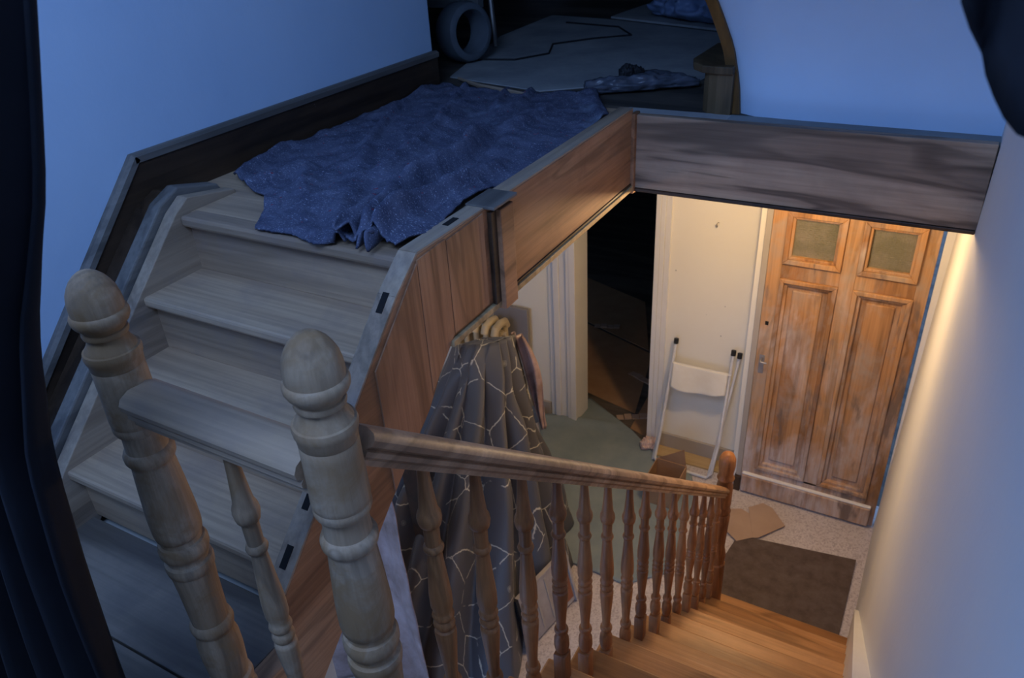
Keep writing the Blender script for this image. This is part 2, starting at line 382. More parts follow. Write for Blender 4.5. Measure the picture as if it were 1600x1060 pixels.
# dark room beyond the doorway
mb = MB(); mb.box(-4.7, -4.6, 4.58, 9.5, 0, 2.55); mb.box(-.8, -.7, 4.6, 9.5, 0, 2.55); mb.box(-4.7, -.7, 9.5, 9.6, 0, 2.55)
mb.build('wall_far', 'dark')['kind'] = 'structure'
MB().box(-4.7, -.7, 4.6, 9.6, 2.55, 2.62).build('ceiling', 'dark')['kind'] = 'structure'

# upper level
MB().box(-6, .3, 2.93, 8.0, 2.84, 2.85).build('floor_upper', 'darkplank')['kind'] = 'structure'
MB().box(XW, XS - .056, 1.44, 2.93, 2.82, ZB).build('floor_landing', 'raw')['kind'] = 'structure'
mb = MB(); mb.box(-2.30, XW, -1.3, 3.06, 1.9, 5.1, .01); mb.build('wall_left', 'wallup')['kind'] = 'structure'
MB().box(-2.3, .3, -1.42, -1.3, 1.9, 5.1).build('wall_front', 'wallup')['kind'] = 'structure'
MB().box(-6.1, .45, -1.42, 8.1, 5.1, 5.2).build('ceiling_upper', 'ceil')['kind'] = 'structure'
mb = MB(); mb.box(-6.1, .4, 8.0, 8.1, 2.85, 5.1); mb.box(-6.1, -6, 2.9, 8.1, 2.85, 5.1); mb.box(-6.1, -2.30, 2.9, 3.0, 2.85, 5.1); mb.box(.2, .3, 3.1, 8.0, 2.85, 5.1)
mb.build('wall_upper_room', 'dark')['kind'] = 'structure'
# middle landing: dark planks running across
la = empty('floor_middle', kind='structure', loc=(0, 0, 0))
yy = -1.3; k = 0
for wdt in (.26, .27, .28, .27, .27, .27, .27, .30):
    y1 = min(yy + wdt, .85); MB().box(XW + .002, XS - .056, yy, y1 - .005, ZA - .05, ZA, .003).build('plank', 'landplank', la); yy = y1
MB().box(XS - .056, wx(2.1), -1.3, .62, ZA - .05, ZA, .003).build('plank', 'landplank', la)
MB().box(-.66, wx(2.1), .62, .83, ZA - .05, ZA, .008).build('plank', 'stair', la)
MB().box(XW, XS - .06, -1.3, .9, 1.8, ZA - .05).build('landing_base', 'ceil', la)

# left wall skirting (dark) with a beaded top edge, level then falling with the steps
SK = [(3.06, 3.0), (1.43, 3.0), (.93, 2.487), (.2, 1.74), (.2, 1.6), (.83, 2.0), (1.5, ZB - .03), (3.06, ZB - .03)]
MB().prism([(y, z) for y, z in SK], 'X', XW, XW + .022).build('baseboard_upper', 'skirt')['kind'] = 'structure'
bd = MB()
bd.sweep([(-.028, -.016), (-.028, .002), (-.016, .010), (0, .010), (0, -.016)], (XW, 3.065, 3.0), (XW, 1.425, 3.0))
bd.sweep([(-.028, -.016), (-.028, .002), (-.016, .010), (0, .010), (0, -.016)], (XW, 1.43, 3.003), (XW, .15, 1.69))
bd.build('trim_5', 'grey')['kind'] = 'structure'

# header fascia with the painted floor strip and the curved wall above
hb = empty('fascia_board', 'wide figured timber fascia board across the stairwell above the front door', 'beam', (-.5, 2.857, 2.55))
part(MB().box(XS + .012, wx(2.7) - .002, 2.857, 2.892, 2.56, 2.852, .002), 'board', 'fascia', hb)
part(MB().box(XS - .004, XS + .014, 2.835, 2.892, 2.54, 2.86, .003), 'corner_strip', 'string', hb)
part(MB().box(XS + .014, wx(2.6) - .002, 2.850, 2.90, 2.545, 2.5595, .003), 'bead', 'darkwood', hb)
MB().box(-.735, wx(2.9), 2.892, 2.96, 2.83, 2.853).build('trim_6', 'greypaint')['kind'] = 'structure'
MB().box(XS - .056, -.735, 2.892, 2.96, 2.83, 2.852).build('trim_7', 'boards')['kind'] = 'structure'

def yc(z): return 2.955 - .9 * max(0, z - 2.98) ** 1.7
def xc(z):     # left edge of the curved wall, bowing out to the left as it rises
    s = yc(z) / 3.0
    pts = [(2.83, -.733), (2.96, -.748), (3.095, -.781), (3.246, -.848), (3.4, -.95), (3.7, -1.2), (4.2, -1.7), (5.1, -2.1)]
    for (a, xa), (b, xb) in zip(pts, pts[1:]):
        if z <= b: return (xa + (xb - xa) * (z - a) / (b - a)) * s + .01
    return pts[-1][1]
zs = [2.85 + i * .045 for i in range(51)]
t = bmesh.new(); cols = []
for z in zs:
    y = max(1.3, yc(z)); x0 = xc(z); row = []
    for k in range(13):
        f = k / 12; x = x0 + (wx(z) + .02 - x0) * f; e = .05 * math.exp(-(x - x0) / .045)   # rounded return at the left edge
        row.append(t.verts.new((x, y + e, z)))
    row2 = [t.verts.new((x0, y + .17, z)), t.verts.new((wx(z) + .02, y + .17, z))]
    cols.append((row, row2))
for (a, a2), (b, b2) in zip(cols, cols[1:]):
    for k in range(12): t.faces.new((a[k], a[k + 1], b[k + 1], b[k]))
    t.faces.new((a[0], b[0], b2[0], a2[0])); t.faces.new((a2[0], b2[0], b2[1], a2[1])); t.faces.new((a[12], a2[1], b2[1], b[12]))
bmesh.ops.recalc_face_normals(t, faces=t.faces)
mb = MB(); mb.add(t); mb.build('wall_curved', 'wallup', smooth=True)['kind'] = 'structure'
# brown curved edge board of the next flight with its first rounded step
us = empty('upper_stair_foot', 'rounded brown first step and curved edge board left of the white curved wall', 'stairs', (-.8, 3.0, ZB))
t = bmesh.new(); prev = None
for z in zs[:30]:
    y = yc(z) + .03; x1 = xc(z) + .001; x0 = x1 - .040; q = [t.verts.new(p) for p in ((x0, y, z), (x1, y, z), (x1, y + .13, z), (x0, y + .13, z))]
    if prev:
        for i in range(4): t.faces.new((prev[i], prev[(i + 1) % 4], q[(i + 1) % 4], q[i]))
    else: t.faces.new(q)
    prev = q
bmesh.ops.recalc_face_normals(t, faces=t.faces); mb = MB(); mb.add(t); part(mb, 'edge_board', 'trimbrown', us, True)
step = [(-.742, 2.955), (-.80, 2.955), (-.835, 2.97), (-.86, 3.0), (-.868, 3.05), (-.868, 3.4), (-.742, 3.4)]
part(MB().prism(step, 'Z', ZB, 3.0), 'riser', 'stepbrown', us)
tr = [(-.742, 2.94), (-.80, 2.94), (-.86, 2.955), (-.905, 3.0), (-.93, 3.07), (-.93, 3.4), (-.742, 3.4)]
part(MB().prism(tr, 'Z', 3.0, 3.028, .004), 'tread', 'stepbrown', us)

# right wall string / skirting of the lower flight
MB().prism([(2.98, .02), (3.16, .22), (3.16, .34), (3.0, .48), (.8, 2.42), (.4, 2.42), (.4, 2.2), (.85, 2.1)], 'X', .07, .09 + .035).build('baseboard_right', 'white')['kind'] = 'structure'

# ================================================================== UPPER FLIGHT
uf = empty('upper_staircase', 'short flight of bare timber steps rising to the blanket-covered landing', 'stairs', (-1.5, 1.4, ZA))
RI, GO = .18, .19
XI = -1.945
for k in range(1, 4):
    yn = 1.395 - GO * (4 - k); z = ZA + RI * k
    part(MB().box(XI - .01, XS - .052, yn, yn + GO + .045, z - .03, z, .008), 'tread', 'raw', uf)
for k in range(1, 5):
    yn = 1.395 - GO * (4 - k); z = ZA + RI * k
    part(MB().box(XI - .01, XS - .052, yn + .03, yn + .05, z - RI, z - .031, .002), 'riser', 'raw', uf)
part(MB().box(XI + .0, XS - .052, 1.395, 1.46, ZB - .032, ZB + .002, .009), 'landing_nosing', 'raw', uf)
# outer string with mortise slots
top = [(2.85, 2.873), (1.40, 2.873), (1.30, 2.80), (.775, 2.305), (.755, 2.28), (.755, ZA), (.60, ZA)]
bot = [(.60, 1.77), (.84, 1.985), (1.154, 2.257), (1.372, 2.424), (1.50, 2.575), (2.85, 2.575)]
st = MB().prism(top + bot, 'X', XS - .055, XS, .002).build('outer_string', 'string', uf)
tag(st, 'orange-brown outer string board with a worn grey top edge')
cap = MB(); ct = [(2.85, 2.874), (1.40, 2.874), (1.30, 2.801), (.775, 2.306)]
for (a, b), (c, d) in zip(ct, ct[1:]):
    cap.sweep([(.054, .0), (.054, .006), (.0, .006), (.0, .0)], (XS, a, b), (XS, c, d))
# profile goes to one side; keep above the string
part(cap, 'string_cap', 'rawy', uf)
def onstring(y):
    for (a, b), (c, d) in zip(ct, ct[1:]):
        if c <= y <= a: return b + (d - b) * (y - a) / (c - a), math.atan2(b - d, a - c)
    return 2.3, 0
for y in (1.60, 1.285, 1.08, .93, .83):
    z, a = onstring(y); mt = Matrix.Rotation(a, 3, 'X')
    part(MB().box(XS - .039, XS - .021, y - .027, y + .027, z - .0, z + .0078, 0, mt, (XS - .03, y, z)), 'mortise_slot', 'slot', uf)
# plank joints on the outer face: thin battens standing proud
for y0, y1, nm in ((1.392, 1.52, 'face_board'), (1.523, 1.71, 'face_board')):
    part(MB().prism([(y0, 2.862), (y1, 2.868), (y1, 2.585), (y0 + (.10 if y0 < 1.4 else 0), 2.585 if y0 > 1.4 else 2.56), (y0, 2.47 if y0 < 1.4 else 2.585)], 'X', XS - .01, XS + .004, .001), nm, 'stringx', uf)
part(MB().prism([(1.18, 2.66), (1.389, 2.855), (1.389, 2.455), (1.18, 2.285)], 'X', XS - .01, XS + .004, .001), 'face_board', 'stringx', uf)
# pilaster block on the string
pl = part(MB().box(XS, XS + .028, 1.765, 1.84, 2.545, 2.862, .003), 'pilaster', 'string', uf)
part(MB().box(XS, XS + .014, 1.735, 1.765, 2.57, 2.862, .003), 'pilaster_side', 'darkwood', uf)
part(MB().box(XS - .06, XS + .035, 1.72, 1.855, 2.875, 2.885, .003), 'pilaster_cap', 'grey', uf)
# soffit bead along the bottom of the string
bb = MB()
bb.box(XS - .06, XS + .012, 1.50, 2.85, 2.553, 2.573, .003); part(bb, 'bottom_bead', 'tan', uf)
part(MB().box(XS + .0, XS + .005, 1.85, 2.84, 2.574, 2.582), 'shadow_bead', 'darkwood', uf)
# inner string against the wall
ist = [(1.62, 2.862), (1.44, 2.895), (1.385, 2.86), (.88, 2.375), (.15, 1.66), (.15, 1.5), (.8, 2.05), (1.62, 2.83)]
o = MB().prism(ist, 'X', XI - .045, XI, .003).build('inner_string', 'rawy', uf)
gs = [(1.60, 2.868), (1.455, 2.905), (1.38, 2.872), (.88, 2.392), (.15, 1.68), (.15, 1.5), (.8, 2.05), (1.62, 2.83)]
part(MB().prism([(y, z + .012) for y, z in gs], 'X', XI - .10, XI - .05, .006), 'string_moulding', 'grey', uf)
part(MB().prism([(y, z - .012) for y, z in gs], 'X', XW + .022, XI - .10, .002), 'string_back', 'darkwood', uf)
part(MB().prism([(.6, 1.76), (1.55, 2.56), (1.62, 2.56), (1.62, 2.62), (.6, 1.86)], 'X', XW, XS - .06), 'soffit', 'ceil', uf)

# ================================================================== LOWER FLIGHT
lf = empty('lower_staircase', 'long flight of orange-brown timber steps going down to the doormat', 'stairs', (-.3, 3.1, 0))
r2, g2, y0 = .1775, .207, 3.11
XR = -.655
for k in range(1, 12):
    yn = y0 - g2 * (k - 1); z = r2 * k
    part(MB().box(XR - .03, .088, yn - g2 - .02, yn, z - .03, z, .006), 'tread', 'stair', lf)
    part(MB().box(XR + .002, .088, yn - .045, yn - .028, z - r2, z - .031, .001), 'riser', 'stair', lf)
part(MB().box(XR + .002, wx(2), .79, .805, ZA - r2, ZA - .05, .001), 'riser', 'stair', lf)
pts = [(3.06, 0)]
for k in range(1, 12):
    yn = y0 - g2 * (k - 1) - .03; pts += [(yn, r2 * (k - 1) + (0 if k > 1 else .001)), (yn, r2 * k - .031)]
pts += [(.83, 1.92), (.83, 1.65), (2.75, 0)]
part(MB().prism(pts[1:], 'X', XR - .012, XR, 0), 'outer_string', 'bal', lf)

# ================================================================== BALUSTRADES
def newel_profile(zb, ztop):
    P = [(0, .046), (.13, .046), (.135, .040), (.15, .040), (.155, .0435), (.165, .045), (.175, .043), (.18, .037), (.20, .040), (.235, .043), (.27, .0425),
         (.295, .037), (.30, .037), (.305, .041), (.315, .043), (.325, .041), (.33, .036), (.35, .0365), (.42, .0385), (.455, .0405), (.463, .0405),
         (.466, .0435), (.478, .045), (.487, .0435), (.49, .038), (.497, .0365), (.50, .0365), (.504, .042), (.514, .0455), (.526, .0455), (.534, .042), (.536, .0375), (.545, .036),
         (.552, .042), (.565, .0438), (.60, .0435), (.66, .0400), (.71, .0365), (.714, .0365), (.718, .0395), (.724, .0425), (.733, .0430), (.740, .0400), (.743, .0355),
         (.775, .034), (.778, .034), (.781, .040), (.787, .0425), (.793, .0425), (.797, .0412), (.799, .0422), (.806, .0428), (.83, .0420), (.885, .0412), (.900, .0410),
         (.9015, .0400), (.903, .0412), (.914, .0420), (.918, .0440), (.926, .0450), (.932, .0435), (.9335, .0400), (.938, .0385), (.945, .0345), (.955, .031), (.962, .0300),
         (.964, .0345), (.969, .0355), (.974, .0345), (.9755, .0320), (.981, .0340), (.990, .0410), (.998, .0440), (1.005, .0445), (1.010, .0425), (1.0115, .0400),
         (1.020, .0402), (1.030, .0395), (1.042, .0368), (1.052, .0322), (1.061, .0262), (1.068, .0190), (1.073, .0115), (1.0755, 0)]
    f = (ztop - zb) / 1.0755; out = []
    for z, r in P:
        z2 = z if (z <= .2 or z > 1.0) else (z + .015 if z < .93 else z + .015 * (1.0 - z) / .07)
        out.append((zb + z2 * f, r * .955))
    return out
n2 = MB().lathe(newel_profile(ZA, 3.206), -.62, .567, 48).build('newel_post', 'rawz', smooth=True, origin=(-.62, .567, ZA))
tag(n2, 'thick turned newel post with acorn top, right one, where the descending handrail begins', 'newel post', 'turned newel posts')
n1 = MB().lathe(newel_profile(ZA, 3.203), -1.049, .575, 48).build('newel_post', 'rawz', smooth=True, origin=(-1.049, .575, ZA))
tag(n1, 'thick turned newel post with acorn top, left one, nearest the blue-white wall', 'newel post', 'turned newel posts')

def bal_profile(h):
    P = [(0, .0175), (.16, .0175), (.165, .015), (.18, .0185), (.20, .0205), (.235, .0195), (.26, .013), (.265, .013), (.27, .0175), (.28, .019), (.29, .0175), (.295, .013),
         (.32, .0125), (.37, .015), (.45, .0195), (.475, .0205), (.485, .0195), (.49, .0155), (.495, .018), (.505, .0205), (.515, .018), (.52, .0155), (.525, .018), (.535, .0205), (.545, .018), (.55, .0165),
         (.57, .0205), (.61, .0205), (.68, .0165), (.745, .013), (.75, .0165), (.758, .0185), (.766, .0165), (.77, .0135), (.825, .0140), (.83, .0185), (.84, .0205), (.850, .0215), (.862, .0205),
         (.875, .0165), (.90, .0145), (.94, .0120), (1.0, .0095)]
    return [(z * h, r) for z, r in P]
def baluster(x, y, z0, z1, parent, mat, rs=1.0):
    mb = MB(); h = z1 - z0
    pr = [(z, r * rs) for z, r in bal_profile(h)]
    mb.lathe(pr[2:], 0, 0, 20); mb.box(-.0175 * rs, .0175 * rs, -.0175 * rs, .0175 * rs, 0, .155 * h, .002)
    o = mb.build('baluster', mat, None, True); o.parent = parent; o.location = Vector((x, y, z0)) - parent.location; return o
RP = [(-.028, -.022), (-.020, -.022), (-.020, -.016), (-.026, -.010), (-.026, -.004), (-.031, .002), (-.032, .014), (-.026, .024), (-.014, .030), (.014, .030), (.026, .024), (.032, .014), (.031, .002), (.026, -.004), (.026, -.010), (.020, -.016), (.020, -.022), (.028, -.022)]
RP = [(-.020, -.024), (-.020, -.016), (-.026, -.011), (-.026, -.004), (-.022, -.001), (-.031, .004), (-.033, .013), (-.028, .022), (-.014, .028), (.014, .028), (.028, .022), (.033, .013), (.031, .004), (.022, -.001), (.026, -.004), (.026, -.011), (.020, -.016), (.020, -.024)]
sr = empty('short_balustrade', 'short level handrail joining the two newel posts over one baluster', 'balustrade', (-.835, .567, ZA))
RZ = 2.985
part(MB().sweep([(a * 1.15, b * 1.15) for a, b in RP], (-1.012, .571, RZ), (-.655, .567, RZ)), 'handrail', 'raw', sr, True)
baluster(-.835, .569, ZA, RZ - .028, sr, 'rawz', 1.0)
lb = empty('stair_balustrade', 'long sloping handrail with a row of turned balusters beside the lower flight', 'balustrade', (-.62, 1.8, 1.0))
def railz(y): return 2.859 - .842 * (y - .744)
part(MB().sweep(RP, (-.62, .607, railz(.607) + .034), (-.62, 2.985, railz(2.985) + .034)), 'handrail', 'rail', lb, True)
first = None
def treadz(y):
    k = int((y0 - y) / g2) + 1
    return ZA if k >= 12 else r2 * k
ys = [.744, .885, 1.049, 1.205, 1.355, 1.509, 1.68, 1.83, 2.0, 2.155, 2.31, 2.47, 2.62, 2.77, 2.90]
for i, y in enumerate(ys):
    b = baluster(-.62, y, treadz(y), railz(y) + .012, lb, 'bal', 1.0)
ln = MB(); h = 1.235 - .1775
ln.lathe([(.1775 + h * a, r) for a, r in [(0, .044), (.3, .044), (.305, .036), (.33, .041), (.36, .043), (.40, .036), (.42, .033), (.55, .039), (.62, .042), (.63, .036), (.65, .043), (.67, .036), (.70, .040), (.80, .040), (.83, .034), (.85, .043), (.87, .034), (.89, .036), (.92, .041), (.96, .040), (.985, .028), (1.0, .0)]], -.62, 3.02, 32)
ln = ln.build('newel_post', 'bal', smooth=True, origin=(-.62, 3.02, .1775))
tag(ln, 'slim dark orange newel post with rounded cap at the foot of the lower flight', 'newel post', 'turned newel posts')

# ================================================================== FRONT DOOR
YD = 4.2
dr1 = empty('door_1', kind='structure', loc=(-.35, YD + .04, 0))
X0, X1 = -.764, .072
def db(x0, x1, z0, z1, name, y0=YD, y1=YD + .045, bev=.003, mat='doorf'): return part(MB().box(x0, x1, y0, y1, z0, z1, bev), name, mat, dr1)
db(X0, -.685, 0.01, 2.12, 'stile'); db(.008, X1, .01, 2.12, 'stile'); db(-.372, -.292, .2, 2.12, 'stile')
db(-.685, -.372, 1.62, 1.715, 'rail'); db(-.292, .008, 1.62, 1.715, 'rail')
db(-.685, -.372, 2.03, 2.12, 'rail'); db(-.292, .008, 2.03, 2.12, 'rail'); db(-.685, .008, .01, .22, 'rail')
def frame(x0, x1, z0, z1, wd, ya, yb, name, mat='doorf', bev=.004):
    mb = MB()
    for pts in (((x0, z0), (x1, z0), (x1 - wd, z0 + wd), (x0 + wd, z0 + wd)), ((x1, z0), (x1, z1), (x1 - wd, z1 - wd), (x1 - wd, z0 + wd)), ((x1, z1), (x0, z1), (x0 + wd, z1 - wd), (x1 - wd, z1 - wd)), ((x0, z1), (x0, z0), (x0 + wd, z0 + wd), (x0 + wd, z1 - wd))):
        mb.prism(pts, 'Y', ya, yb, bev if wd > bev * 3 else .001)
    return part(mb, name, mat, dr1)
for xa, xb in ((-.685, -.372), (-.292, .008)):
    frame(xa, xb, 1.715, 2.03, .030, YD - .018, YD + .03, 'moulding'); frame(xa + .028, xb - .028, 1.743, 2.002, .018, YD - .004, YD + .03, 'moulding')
    g_ = part(MB().box(xa + .04, xb - .04, YD + .018, YD + .024, 1.755, 1.99), 'pane', 'glass', dr1)
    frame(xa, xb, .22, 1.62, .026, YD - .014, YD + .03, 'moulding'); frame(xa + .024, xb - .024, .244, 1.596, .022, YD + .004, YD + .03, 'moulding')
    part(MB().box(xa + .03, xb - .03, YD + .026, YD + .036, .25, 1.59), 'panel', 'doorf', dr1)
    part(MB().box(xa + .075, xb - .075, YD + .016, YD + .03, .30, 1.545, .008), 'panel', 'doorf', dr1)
db(X0 + .01, .045, .02, .155, 'kickboard', YD - .03, YD + .005, .006); db(X0 + .01, .045, .155, .168, 'kickboard', YD - .022, YD + .005, .005, 'white')
lk = db(-.742, -.712, .96, 1.09, 'lock_plate', YD - .003, YD + .002, .001, 'steel')
lk_h = part(MB().tube([(-.727, YD, 1.065), (-.727, YD - .035, 1.065), (-.725, YD - .04, 1.06), (-.69, YD - .042, 1.06)], .006), 'handle', 'steel', dr1)
lk_h.parent = lk; lk_h.location = (0, 0, 0)
db(-.735, -.715, 1.30, 1.325, 'keyhole_cover', YD - .003, YD + .002, .001, 'slot')
MB().box(-.80, -.765, 4.20, 4.235, .12, 2.14, .004).build('trim_8', 'skirtgrey')['kind'] = 'structure'
MB().box(-.805, -.762, 4.18, 4.235, 0, .12, .004).build('trim_11', 'darkwood')['kind'] = 'structure'
MB().box(-.80, .12, 4.19, 4.235, 2.125, 2.14).build('trim_9', 'tan')['kind'] = 'structure'
MB().box(.089, .135, 4.20, 4.262, 0, 2.14, .003).build('trim_10', 'white')['kind'] = 'structure'
MB().box(.20, .30, 4.262, 4.40, 0, 2.55).build('wall_right_end', 'wallright')['kind'] = 'structure'

# ================================================================== BLANKET AND UPPER CLUTTER
def wr(p, amp, sc, z0, seed=0):
    v = Vector((p.x * sc, p.y * sc, seed)); return amp * (noise.noise(v) + .5 * noise.noise(v * 2.1) + .25 * noise.noise(v * 4.3))
bt = [(-1.63, 1.392), (-1.50, 1.40), (-1.40, 1.375), (-1.32, 1.415), (-1.28, 1.40), (-1.24, 1.43), (-1.17, 1.425)]
lt = [(-1.63, 1.392), (-1.70, 1.50), (-1.79, 1.60), (-1.90, 1.63), (-2.03, 1.70), (-2.085, 1.80), (-2.10, 2.1), (-2.11, 2.5), (-2.11, 3.08)]
rt = [(-1.17, 1.425), (-1.13, 1.53), (-1.150, 1.63), (-1.17, 1.75), (-1.155, 1.90), (-1.10, 1.99), (-1.12, 2.1), (-1.14, 2.4), (-1.15, 2.76), (-1.33, 3.06)]
tp = [(-2.11, 3.08), (-1.9, 2.98), (-1.6, 3.02), (-1.33, 3.06)]
V3 = lambda L: [(x, y, 0) for x, y in L]
rows = coons(V3(bt), V3(tp), V3(lt), V3(rt), 110, 170)
for j, row in enumerate(rows):
    for i, p in enumerate(row):
        z = ZB + .012 + abs(wr(p, .017, 5, 0, 3.1)) + max(0, wr(p, .010, 15, 0, 9)) + .022 * max(0, 1 - abs(noise.noise(Vector((p.x * 4.5 + p.y * 1.2, p.y * 1.1, 7)))) * 7)
        # long ridges running along the landing
        for (ax, ay, bx, by, hh, sg) in ((-1.30, 1.46, -1.46, 2.40, .055, .020), (-1.235, 1.45, -1.25, 2.1, .050, .018), (-1.75, 1.55, -1.75, 2.7, .012, .05), (-1.55, 1.9, -1.85, 2.95, .016, .04), (-1.35, 2.2, -1.5, 3.0, .014, .04)):
            d = Vector((bx - ax, by - ay)); L2 = d.length; d /= L2; q = Vector((p.x - ax, p.y - ay)); tt = q.dot(d); s = q.x * d.y - q.y * d.x + .018 * math.sin(tt * 9 + ax * 20)
            if -.08 < tt < L2 + .1: z += 1.35 * hh * math.exp(-(s / (sg * (1.5 if s > 0 else .55))) ** 2) * min(1, max(0, (tt + .08) / .08)) * min(1, max(0, (L2 + .1 - tt) / .35))
        edge = min(j, 3) / 3; jag = 0
        if j < 2: jag = .006 * noise.noise(Vector((i * .5, 0, 0)))
        if p.y < 1.40 and j < 3: z = min(z, ZB + .012)
        row[i] = Vector((p.x, p.y + jag, z))
bl = grid('moving_blanket', rows, 'blanket', thick=.007)
tag(bl, 'rumpled dark blue felt blanket spread over the upper landing', 'blanket')
# bunched fold standing up at the front edge
def fold(x, y, hgt, seed, lab):
    rws = []
    for j in range(26):
        v = j / 25; row = []
        for i in range(22):
            u = i / 21; a = u * math.pi
            yy_ = y - .035 + v * .34; wdt = .022 + .03 * v; hh = hgt * (1 - .55 * v)
            xx = x - .10 * v + math.cos(a + .5 * math.sin(v * 5 + seed)) * wdt + .012 * noise.noise(Vector((u * 3, v * 4, seed)))
            row.append((xx, yy_ + .02 * math.sin(u * 6 + seed), ZB + .016 + hh * math.sin(a) * (1 + .3 * math.sin(u * 9 + v * 3)) + .006 * noise.noise(Vector((u * 5, v * 7, seed)))))
        rws.append(row)
    return grid('blanket_fold', rws, 'blanket', bl, thick=.006)
fold(-1.305, 1.43, .070, 1.2, ''); fold(-1.245, 1.43, .055, 4.1, '')

# grey protective sheets on the upper floor
def flat(name, pts, z, th, mat, label=None, cat=None, parent=None, bump=0):
    o = MB().prism(pts, 'Z', z, z + th).build(name, mat, parent)
    if label: tag(o, label, cat)
    return o
flat('floor_sheet', [(-2.18, 3.24), (-1.62, 3.10), (-1.40, 3.26), (-1.02, 3.35), (-.95, 4.4), (-1.30, 4.66), (-2.10, 5.0), (-2.55, 5.1), (-2.5, 4.3)], ZB, .005, 'boards', 'large grey dusty protective sheet on the upper floor behind the blanket', 'floor sheet')
flat('floor_sheet', [(-2.10, 5.06), (-1.25, 4.70), (-.6, 4.9), (-.6, 6.6), (-2.0, 6.6)], ZB, .012, 'boards', 'grey board lying on the upper floor behind, under a plastic bag', 'floor sheet')
t = bmesh.new()
# thin torn tan strip along the blanket's far edge
MBs = MB(); MBs.tube([(-2.08, 3.16, ZB + .02), (-1.9, 3.05, ZB + .02), (-1.72, 2.97, ZB + .028), (-1.60, 2.955, ZB + .025)], [.006, .010, .010, .004], 6)
tag(MBs.build('wood_strip', 'boardedge', smooth=True), 'thin curved tan strip lying along the far edge of the blanket', 'strip')
cb = MB().tube([(-2.25, 3.62, ZB + .01), (-2.05, 3.66, ZB + .01), (-1.95, 3.85, ZB + .01), (-2.05, 4.1, ZB + .01), (-1.9, 4.3, ZB + .01), (-1.72, 4.45, ZB + .01), (-1.9, 4.7, ZB + .01), (-2.3, 4.8, ZB + .01)], .005, 8)
tag(cb.build('cable', 'black', smooth=True), 'thin black cable lying on the upper floor behind the ring', 'cable')
# dark hollow drum lying on its side
bk = MB(); t = bmesh.new()
c0 = Vector((-2.28, 3.56, ZB + .155)); ax = Vector((.90, -.28, .05)).normalized(); up = Vector((0, 0, 1)); up = (up - ax * up.dot(ax)).normalized(); sd = ax.cross(up)
prof = [(-.07, .135), (-.05, .145), (.01, .148), (.05, .138), (.06, .125), (.06, .108), (.045, .102), (-.04, .10), (-.07, .10)]
rings = [[t.verts.new(c0 + ax * a + (up * math.cos(2 * math.pi * k / 48) + sd * math.sin(2 * math.pi * k / 48)) * r) for k in range(48)] for a, r in prof]
for a, b in zip(rings, rings[1:] + rings[:1]):
    for k in range(48): t.faces.new((a[k], a[(k + 1) % 48], b[(k + 1) % 48], b[k]))
bmesh.ops.recalc_face_normals(t, faces=t.faces); bk.add(t)
bk = bk.build('ring_drum', 'plasticgrey', smooth=True); tag(bk, 'dark grey hollow plastic ring standing on edge past the end of the left wall', 'ring')
tt = empty('trestle', 'grey metal trestle at the top edge behind the upright ring', 'trestle', (-2.5, 4.2, ZB))
part(MB().tube([(-2.35, 3.98, ZB + .008), (-2.42, 4.02, ZB + .75)], .014, 8), 'leg', 'steel', tt, True)
part(MB().box(-3.2, -2.46, 4.00, 4.06, ZB + .20, ZB + .27, .004), 'crossbar', 'greypaint', tt)
part(MB().tube([(-3.1, 4.3, ZB + .008), (-3.1, 4.1, ZB + .75)], .014, 8), 'leg', 'steel', tt, True)
bw = MB().lathe([(ZB + .0, .0), (ZB + .0, .16), (ZB + .02, .175), (ZB + .10, .19), (ZB + .30, .205), (ZB + .30, .195), (ZB + .03, .16), (ZB + .02, 0)], -3.12, 6.15, 36).build('tub', 'whitemetal', smooth=True)
tag(bw, 'pale round tub whose base just shows at the top edge of the upper room', 'tub')
pb = MB().box(-3.05, -2.97, 6.75, 6.85, ZB, ZB + .8, .004).build('timber_post', 'trimbrown'); tag(pb, 'short brown timber post in the dark upper room', 'post')

def crumple(name, c, ax, L, r, mat, label, cat, seed, flatn=.45):
    rws = []
    a = Vector((ax[0], ax[1], 0)).normalized(); s = a.cross(Vector((0, 0, 1))).normalized()
    for i in range(70):
        u = i / 69; row = []
        for k in range(49):
            th = 2 * math.pi * k / 48
            rr = r * (.55 + .45 * math.sin(math.pi * min(1, u * 1.02 + .02)) ** .5) * (1 + .42 * noise.noise(Vector((math.cos(th) * 1.6, math.sin(th) * 1.6, u * 5 + seed))) + .22 * noise.noise(Vector((math.cos(th) * 4, math.sin(th) * 4, u * 14 + seed))))
            if i in (0, 69): rr *= .05
            z = c[2] + max(.004, (math.sin(th) * flatn + flatn * .8) * rr)
            p = Vector(c) + a * (u - .5) * L + s * math.cos(th) * rr; row.append((p.x, p.y, z))
        rws.append(row)
    o = grid(name, rws, mat, thick=0); return tag(o, label, cat)
crumple('plastic_sheet', (-1.20, 3.24, ZB + .006), (.40, .27), .50, .062, 'plasticdrop', 'crumpled dark grey plastic rolled up beside the rounded brown step', 'plastic sheet', 2.0, .55)
crumple('work_glove', (-1.25, 3.25, ZB + .055), (.3, .2), .11, .028, 'black', 'dark crumpled glove-like cloth lump resting in the rolled plastic', 'cloth', 7.0, .9)
crumple('plastic_bag', (-1.42, 5.05, ZB + .015), (.9, -.35), .75, .26, 'bluepl', 'crumpled blue plastic bag at the top edge of the upper room', 'plastic bag', 5.0, .5)

